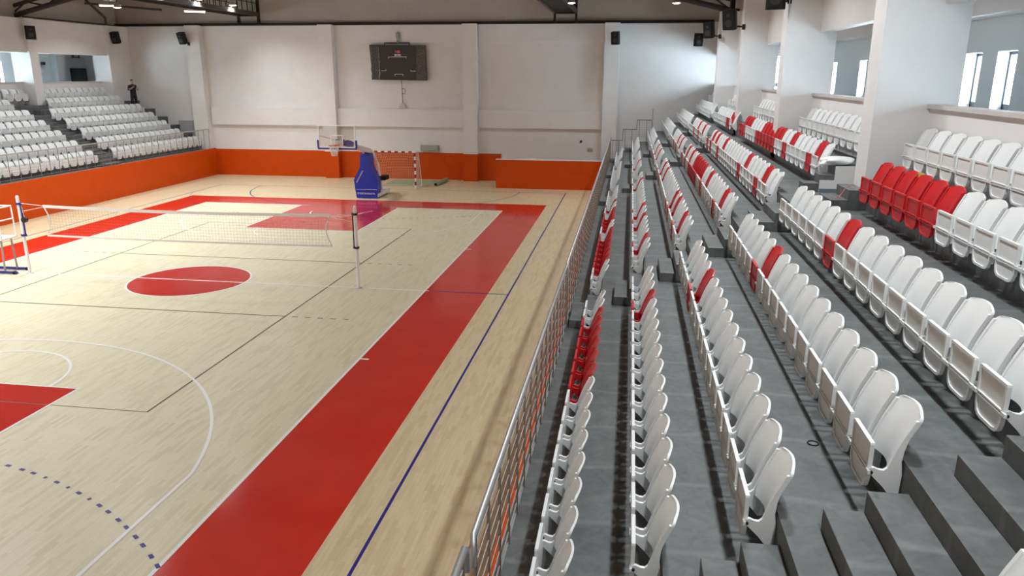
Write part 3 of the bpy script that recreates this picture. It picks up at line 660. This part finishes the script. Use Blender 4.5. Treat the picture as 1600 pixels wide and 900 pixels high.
# ------------------------------------------------------------------ the folding seats
def seat_parts():
    back = MB(); TS = [0, .15, .3, .45, .6, .75, .85, .89, .92, .945, .967, .984, .995, 1]; NU, NT = 10, len(TS)-1; vs = []
    def P(u, tt, off):
        hw = .165+.054*tt**.6; r = .050; h = .44*(1-tt)
        if h < r: hw -= r-math.sqrt(max(0, r*r-(r-h)**2))
        z = .40+(.44-.018*u*u)*tt
        x = -.055+.155*tt**1.5-(.045-.014*tt)*u*u+off*(1+1.3*abs(u)**4*(1-tt**3))
        return (x, u*hw, z)
    for off in (0, .02):
        for i in range(NU+1):
            for j in range(NT+1): vs.append(P(-1+2*i/NU, TS[j], off))
    K = (NU+1)*(NT+1); I = lambda i, j, s: s*K+i*(NT+1)+j
    fs = [(I(i, j, s), I(i+1, j, s), I(i+1, j+1, s), I(i, j+1, s)) for s in (0, 1) for i in range(NU) for j in range(NT)]
    back.add(vs, fs, 0, True)
    rim = [(I(i, 0, 0), I(i+1, 0, 0), I(i+1, 0, 1), I(i, 0, 1)) for i in range(NU)]+[(I(i, NT, 0), I(i+1, NT, 0), I(i+1, NT, 1), I(i, NT, 1)) for i in range(NU)]
    rim += [(I(0, j, 0), I(0, j+1, 0), I(0, j+1, 1), I(0, j, 1)) for j in range(NT)]+[(I(NU, j, 0), I(NU, j+1, 0), I(NU, j+1, 1), I(NU, j, 1)) for j in range(NT)]
    back.add(vs, rim)
    frames = []
    prof = [(-.232, .395), (-.222, .418), (-.195, .425), (-.160, .410), (-.128, .408), (-.106, .428), (-.086, .488), (-.058, .576), (-.023, .664), (.018, .752), (.036, .790),
            (.054, .790), (.045, .752), (.010, .66), (-.012, .57), (-.020, .48), (-.012, .42), (-.006, .38), (-.012, .215), (-.060, .205), (-.125, .285), (-.21, .368)]
    for s in (-1, 1):
        f = MB(); a, c = sorted((s*.193, s*.2195))
        vs = []
        f.prism(prof, a, c)
        frames.append(f)
    pan = MB()
    outl = [(-.203, .605), (.203, .605), (.208, .59), (.204, .40), (.194, .315), (.172, .262), (.139, .238), (.096, .230), (-.096, .230), (-.139, .238), (-.172, .262), (-.194, .315), (-.204, .40), (-.208, .59)]
    pan.prism(outl, -.224, -.204, 'x')
    n = len(outl); k = .88; inn = [(y*k, .42+(z-.42)*k) for y, z in outl]
    vs = [(-.235, y, z) for y, z in outl]+[(-.235, y, z) for y, z in inn]+[(-.224, y, z) for y, z in outl]+[(-.224, y, z) for y, z in inn]
    pan.add(vs, [(i, (i+1) % n, n+(i+1) % n, n+i) for i in range(n)]+[(i, (i+1) % n, 2*n+(i+1) % n, 2*n+i) for i in range(n)]+[(n+i, n+(i+1) % n, 3*n+(i+1) % n, 3*n+i) for i in range(n)])
    pan.box(-.237, -.222, -.195, .195, .405, .415); pan.box(-.237, -.222, -.195, .195, .382, .391)
    for s in (-1, 1): pan.box(-.243, -.225, s*.222-.028, s*.222+.028, .385, .412)
    bolt = MB(); bolt.prism([(-.212+.012*math.cos(q*PI/4), .392+.012*math.sin(q*PI/4)) for q in range(8)], -.234, -.222)
    return back, frames, pan, bolt
SB, SF, SP, SBolt = seat_parts()
me_back = {c: SB.mesh('backrest', m) for c, m in (('w', m_seatw), ('r', m_seatr))}
me_frame = {c: [f.mesh('side_frame', m) for f in SF] for c, m in (('w', m_seatw), ('r', m_seatr))}
me_pan = {c: SP.mesh('seat_pan', m) for c, m in (('w', m_seatw), ('r', m_seatr))}
me_bolt = SBolt.mesh('hinge_bolt', m_bolt)
ORD = ['zeroth', 'first', 'second', 'third', 'fourth', 'fifth', 'sixth', 'seventh', 'eighth', 'ninth', 'tenth', 'eleventh', 'twelfth', 'thirteenth', 'fourteenth', 'fifteenth', 'sixteenth', 'seventeenth',
       'eighteenth', 'nineteenth', 'twentieth', 'twenty-first', 'twenty-second', 'twenty-third', 'twenty-fourth', 'twenty-fifth', 'twenty-sixth']
SP_ = .512
SEATS = []          # (x, y, z, rz, colour, label, group)
def row(side, n, yn, cols, block, grp, frm, rev=False):
    """cols: colours listed from the near end (yn) to the far end"""
    N = len(cols)
    for k, c in enumerate(cols):
        x = RR(n)-(.14 if n == 7 else 0) if side > 0 else RL(n); y = yn+SP_*(k+.5)
        i = N-k if rev else k+1
        lab = '%s folding seat, %s from %s, row %s up, %s' % ('red' if c == 'r' else 'white', ORD[i], frm, ['', 'one', 'two', 'three', 'four', 'five', 'six', 'seven'][n], block)
        SEATS.append((x, y, T(n), 0 if side > 0 else PI, c, lab, grp))
def pat(s):
    out = ''
    for tok in s.split():
        out += tok[0]*int(tok[1:] or 1)
    return out
g1, b1 = 'folding seats of the nearest right block', 'nearest right block'
n1 = -15.94
row(1, 1, n1, pat('w8 r6 w2'), b1, g1, 'the near aisle'); row(1, 2, n1, pat('w12 r w3'), b1, g1, 'the near aisle')
row(1, 3, n1, pat('w11 r w4'), b1, g1, 'the near aisle'); row(1, 4, n1, pat('w10 r w5'), b1, g1, 'the near aisle')
row(1, 5, n1, pat('w9 r w6'), b1, g1, 'the near aisle')
row(1, 6, -8.52-SP_*11, pat('w5 r6'), b1, g1, 'its far end', True)
row(1, 7, -8.10-SP_*11, pat('w11'), b1, g1, 'its far end', True)
row(1, 4, -17.32-SP_*2, 'ww', 'behind the near aisle', 'folding seats on the near side of the aisle', 'the steps', True)
g2, b2 = 'folding seats of the middle right block', 'middle right block'
n2 = -6.32
row(1, 1, n2, pat('w2 r7 w2 r4 w2 r w6'), b2, g2, 'its near end'); row(1, 2, n2, pat('w2 r w4 r w2 r w9 r w3'), b2, g2, 'its near end')
row(1, 3, n2, pat('w2 r w3 r w r w9 r w2 r w2'), b2, g2, 'its near end'); row(1, 4, n2, pat('w2 r w5 r w2 r6 w2 r w2 r w'), b2, g2, 'its near end')
row(1, 5, n2, pat('w2 r w4 r w8 r w3 r w r w'), b2, g2, 'its near end'); row(1, 6, -5.62, pat('w r w4 r w2 r6 w4 r3'), b2, g2, 'its near end')
row(1, 7, -6.40, pat('w12'), b2, g2, 'its near end'); row(1, 7, .75, pat('w13'), 'middle right block beyond the pier', 'folding seats between the second and third piers', 'the pier')
g3, b3 = 'folding seats of the third right block', 'third right block'
for n, p in ((1, 'w12'), (2, 'w4 r w7'), (3, 'w3 r w3 r w4'), (4, 'w2 r w2 r w6'), (5, 'w2 r w3 r w5'), (6, 'w1 r2 w9'), (7, 'w12')): row(1, n, 7.65 if n < 7 else 8.75, pat(p), b3, g3, 'its near end')
g4, b4 = 'folding seats of the far right block', 'far right block'
for n, k in ((1, 10), (2, 13), (3, 14), (4, 16), (5, 16), (6, 16), (7, 14)): row(1, n, 15.35 if n < 7 else 16.8, 'w'*k, b4, g4, 'its near end')
g5, b5 = 'folding seats of the far left block', 'far left block'
for n, k in ((1, 16), (2, 15), (3, 15), (4, 15), (5, 15), (6, 12), (7, 13)): row(-1, n, 15.32 if n < 6 else 16.45 if n == 6 else 16.75, 'w'*k, b5, g5, 'its near end')
g6, b6 = 'folding seats of the nearer left block', 'nearer left block'
for n, k in ((1, 13), (2, 13), (3, 12), (4, 11), (5, 10), (6, 5), (7, 3)): row(-1, n, (13.95 if n < 7 else 15.9)-SP_*k, 'w'*k, b6, g6, 'the left aisle', True)
# the distant seats that show least in the picture (index ranges), built as one object below
REST = {i for a, b in [(91, 93), (102, 102), (110, 110), (112, 127), (135, 151), (163, 163), (165, 175), (191, 199), (218, 218), (220, 223), (244, 247), (258, 266), (268, 294), (296, 306), (308, 318), (320, 330), (332, 453), (460, 461), (463, 469), (473, 473), (475, 475), (477, 484), (495, 495), (497, 499), (510, 511), (513, 514), (526, 529), (536, 536), (540, 542), (549, 555), (568, 570), (581, 584), (593, 597), (604, 609), (614, 616)] for i in range(a, b+1)}
proto = {}
def make_seat(c):
    r = bpy.data.objects.new('folding_seat', None); r.empty_display_size = .1; COL.objects.link(r); r['category'] = 'seat'
    for nm, me in [('backrest', me_back[c])]+[('side_frame', f) for f in me_frame[c]]+[('seat_pan', me_pan[c]), ('hinge_bolt', me_bolt)]:
        o = bpy.data.objects.new(nm, me); COL.objects.link(o); o.parent = r
        if nm == 'hinge_bolt': o['label'] = 'black hinge bolt'
    return r
rest = MB()
for i, (x, y, z, rz, c, lab, grp) in enumerate(SEATS):
    if i in REST:
        s = -1 if rz else 1
        for part, mi in [(SB, 'wr'.index(c))]+[(f, 'wr'.index(c)) for f in SF]+[(SP, 'wr'.index(c)), (SBolt, 2)]:
            o = len(rest.v); rest.v += [(x+s*p[0], y+s*p[1], z+p[2]) for p in part.v]
            rest.f += [tuple(q+o for q in f) for f in part.f]; rest.mi += [mi]*len(part.f); rest.sm += part.sm
        continue
    if c not in proto: proto[c] = o = make_seat(c)
    else: o = copy_tree(proto[c])
    o.location = (x, y, z); o.rotation_euler = (0, 0, rz); o['label'] = lab; o['group'] = grp
if rest.v:
    tag(rest.obj('folding_seats', [m_seatw, m_seatr, m_bolt]), 'remaining white and red folding seats in the distant rows of the stands', 'seats', kind='stuff')

# ------------------------------------------------------------------ loose things on the right stand
def blob(name, m, c, r, label, cat, seed, amp=.18, flat=1):
    rnd = random.Random(seed); bm = bmesh.new(); bmesh.ops.create_icosphere(bm, subdivisions=4, radius=1)
    ph = [(Vector((rnd.uniform(-1, 1), rnd.uniform(-1, 1), rnd.uniform(-1, 1)))*3.2, rnd.uniform(0, 6)) for _ in range(10)]
    for v in bm.verts:
        d = 1+amp*sum(math.sin(v.co.dot(a)+p) for a, p in ph)/3.2
        v.co = Vector((v.co.x*r[0]*d, v.co.y*r[1]*d, max(-.75, v.co.z)*r[2]*d+.75*r[2]))
    for f in bm.faces: f.smooth = True
    me = bpy.data.meshes.new(name); bm.to_mesh(me); bm.free(); me.materials.append(m)
    o = bpy.data.objects.new(name, me); COL.objects.link(o); o.location = c
    return tag(o, label, cat)
o = blob('plastic_sack', m_sack, (17.13, -5.90, T(7)), (.34, .19, .095), 'stuffed white plastic sack lying at the end of the upper tier', 'sack', 3, .26)
o = blob('plastic_bag', m_yellow, (17.36, -9.55, T(7)), (.16, .20, .16), 'crumpled yellow plastic bag behind the red seats', 'bag', 5)
o = blob('cloth_bundle', m_dgreen, (17.34, -8.95, T(7)), (.12, .16, .12), 'dark green bundle on the tread behind the red seats', 'bundle', 8)
b = MB(); b.tube([(16.72, -7.98, .004), (16.68, -7.9, .006), (16.80, -7.7, .004), (17.0, -7.5, .006), (17.06, -7.42, .005)], .006, 5)
b.tube([(16.72, -7.98, .004), (16.85, -7.85, .006), (16.95, -7.66, .004), (17.08, -7.40, .005)], .006, 5)
b.v = [(x, y, z+T(6)+(H/3 if x < 16.83 else 2*H/3)) for x, y, z in b.v]
tag(b.obj('cord', m_pink), 'loose pink cord looped over the concrete step beside red seats', 'cord')
b = MB(); b.tube([(.045*math.cos(k*PI/10), .045*math.sin(k*PI/10), .006) for k in range(20)], .005, 6, closed=True)
tag(b.obj('rubber_ring', m_rubber, None, (14.98, -14.72, T(4))), 'small black ring lying on the grey concrete tread', 'ring')

# ------------------------------------------------------------------ the person standing at the top of the left stand
PX, PY, PZ = -16.75, 22.75, T(6)
t = thing('person', 'person in black shirt and trousers holding a phone up, top of left stand', 'person', (PX, PY, PZ), -2.15)
def skin(name, V, E, Rr, m, parent, root=0, sub=2):
    me = bpy.data.meshes.new(name); me.from_pydata([tuple(v) for v in V], E, []); o = bpy.data.objects.new(name, me); COL.objects.link(o)
    sk = o.modifiers.new('skin', 'SKIN'); ly = me.skin_vertices[0].data
    for i, r in enumerate(Rr): ly[i].radius = (r, r) if not isinstance(r, tuple) else r; ly[i].use_root = (i == root)
    sm = o.modifiers.new('sub', 'SUBSURF'); sm.levels = sub; sm.render_levels = sub
    bpy.context.view_layer.update()
    me2 = bpy.data.meshes.new_from_object(o.evaluated_get(bpy.context.evaluated_depsgraph_get())); bpy.data.objects.remove(o)
    me2.materials.clear(); me2.materials.append(m)
    for p in me2.polygons: p.use_smooth = True
    r = bpy.data.objects.new(name, me2); COL.objects.link(r); r.parent = parent; return r
# local frame: +y is where the person faces (after turning: towards the court and the camera), x to the person's right, z up
V = [(0, 0, 1.00), (0, .0, 1.18), (0, .0, 1.36), (0, .0, 1.48), (0, .015, 1.56), (0, .025, 1.64), (0, .02, 1.72),
     (.19, 0, 1.42), (.27, .05, 1.17), (.15, .27, 1.28), (.09, .33, 1.36), (-.19, 0, 1.42), (-.28, .04, 1.17), (-.16, .26, 1.24), (-.08, .33, 1.34),
     (.10, 0, .90), (.12, .02, .50), (.13, -.01, .09), (.14, .15, .035), (-.10, 0, .90), (-.12, .02, .50), (-.14, -.01, .09), (-.16, .15, .035)]
E_ = [(0, 1), (1, 2), (2, 3), (3, 4), (4, 5), (5, 6), (2, 7), (7, 8), (8, 9), (9, 10), (2, 11), (11, 12), (12, 13), (13, 14), (0, 15), (15, 16), (16, 17), (17, 18), (0, 19), (19, 20), (20, 21), (21, 22)]
Rd = [(.125, .09), (.125, .09), (.14, .09), (.062, .062), (.064, .072), (.084, .098), (.074, .088), .055, .045, .040, .030, .055, .045, .040, .030, .08, .055, .042, .038, .08, .055, .042, .038]
skin('body', V, E_, Rd, m_skin, t)
def loft(b, rings, n=20):
    vs = [(cx+rx*math.cos(2*PI*k/n), cy+ry*math.sin(2*PI*k/n), z) for cx, cy, z, rx, ry in rings for k in range(n)]
    b.add(vs, [(i*n+k, i*n+(k+1) % n, (i+1)*n+(k+1) % n, (i+1)*n+k) for i in range(len(rings)-1) for k in range(n)], 0, True)
b = MB(); loft(b, [(0, 0, .88, .178, .128), (0, 0, 1.0, .176, .128), (0, 0, 1.15, .168, .122), (0, 0, 1.28, .185, .126), (0, 0, 1.38, .20, .122), (0, 0, 1.44, .185, .112), (0, 0, 1.475, .095, .085), (0, .005, 1.50, .074, .074)])
for sx in (1, -1): b.tube([(sx*.13, 0, 1.405), (sx*.20, .005, 1.375), (sx*.245, .03, 1.27), (sx*.272, .05, 1.175), (sx*.235, .11, 1.19)], [.080, .078, .068, .064, .058], 14)
b.obj('shirt', m_cloth, t)
b = MB(); loft(b, [(0, 0, .96, .165, .118), (0, 0, .88, .172, .125), (0, 0, .80, .165, .118), (0, 0, .765, .09, .09)])
for sx in (1, -1): b.tube([(sx*.088, 0, .86), (sx*.10, .01, .70), (sx*.118, .02, .50), (sx*.128, 0, .30), (sx*.135, -.01, .05)], [.096, .094, .078, .070, .072], 16)
b.obj('trousers', m_cloth, t)
for s in (.14, -.15): b = MB(); b.prism([(-.09, 0), (.20, 0), (.22, .03), (.16, .07), (.02, .10), (-.09, .10)], s-.045, s+.045, 'x'); b.obj('shoe', m_rubber, t, bevel=.02)
skin('hair', [(0, -.035, 1.66), (0, -.02, 1.735), (0, .035, 1.765)], [(0, 1), (1, 2)], [(.080, .085), (.086, .088), (.070, .050)], m_hair, t)
b = MB(); b.prism([(.100, 1.675), (.128, 1.640), (.142, 1.622), (.105, 1.612)], -.013, .013, 'x'); b.obj('nose', m_skin, t)
b = MB(); b.box(-.026, .026, .100, .112, 1.583, 1.592); b.obj('mouth', mat('lips', (.32, .12, .10), .5), t)
for s in (-1, 1):
    b = MB(); b.box(s*.032-.013, s*.032+.013, .104, .116, 1.662, 1.672); b.obj('eye', m_hair, t)
    b = MB(); b.prism([(.0, 1.62), (.025, 1.63), (.022, 1.685), (-.005, 1.675)], s*.083-.010, s*.083+.010, 'x'); b.obj('ear', m_skin, t)
    hx = .085*s
    for k in range(4):
        L = (.058, .066, .062, .050)[k]; z = 1.335+.021*k
        skin('finger', [(hx, .335, z), (hx*.75, .335+L*.6, z+.008), (hx*.40, .335+L*.72, z+.006)], [(0, 1), (1, 2)], [.010, .0095, .008], m_skin, t, 0, 1)
    skin('thumb', [(hx, .33, 1.325), (hx*.7, .36, 1.318), (hx*.35, .375, 1.325)], [(0, 1), (1, 2)], [.012, .011, .009], m_skin, t, 0, 1)
b = MB(); b.box(-.075, .075, .370, .379, 1.325, 1.40)
tag(b.obj('phone', m_spk, None, (PX, PY, PZ)), 'black phone held up by the person in black', 'phone').rotation_euler = (0, 0, -2.15)
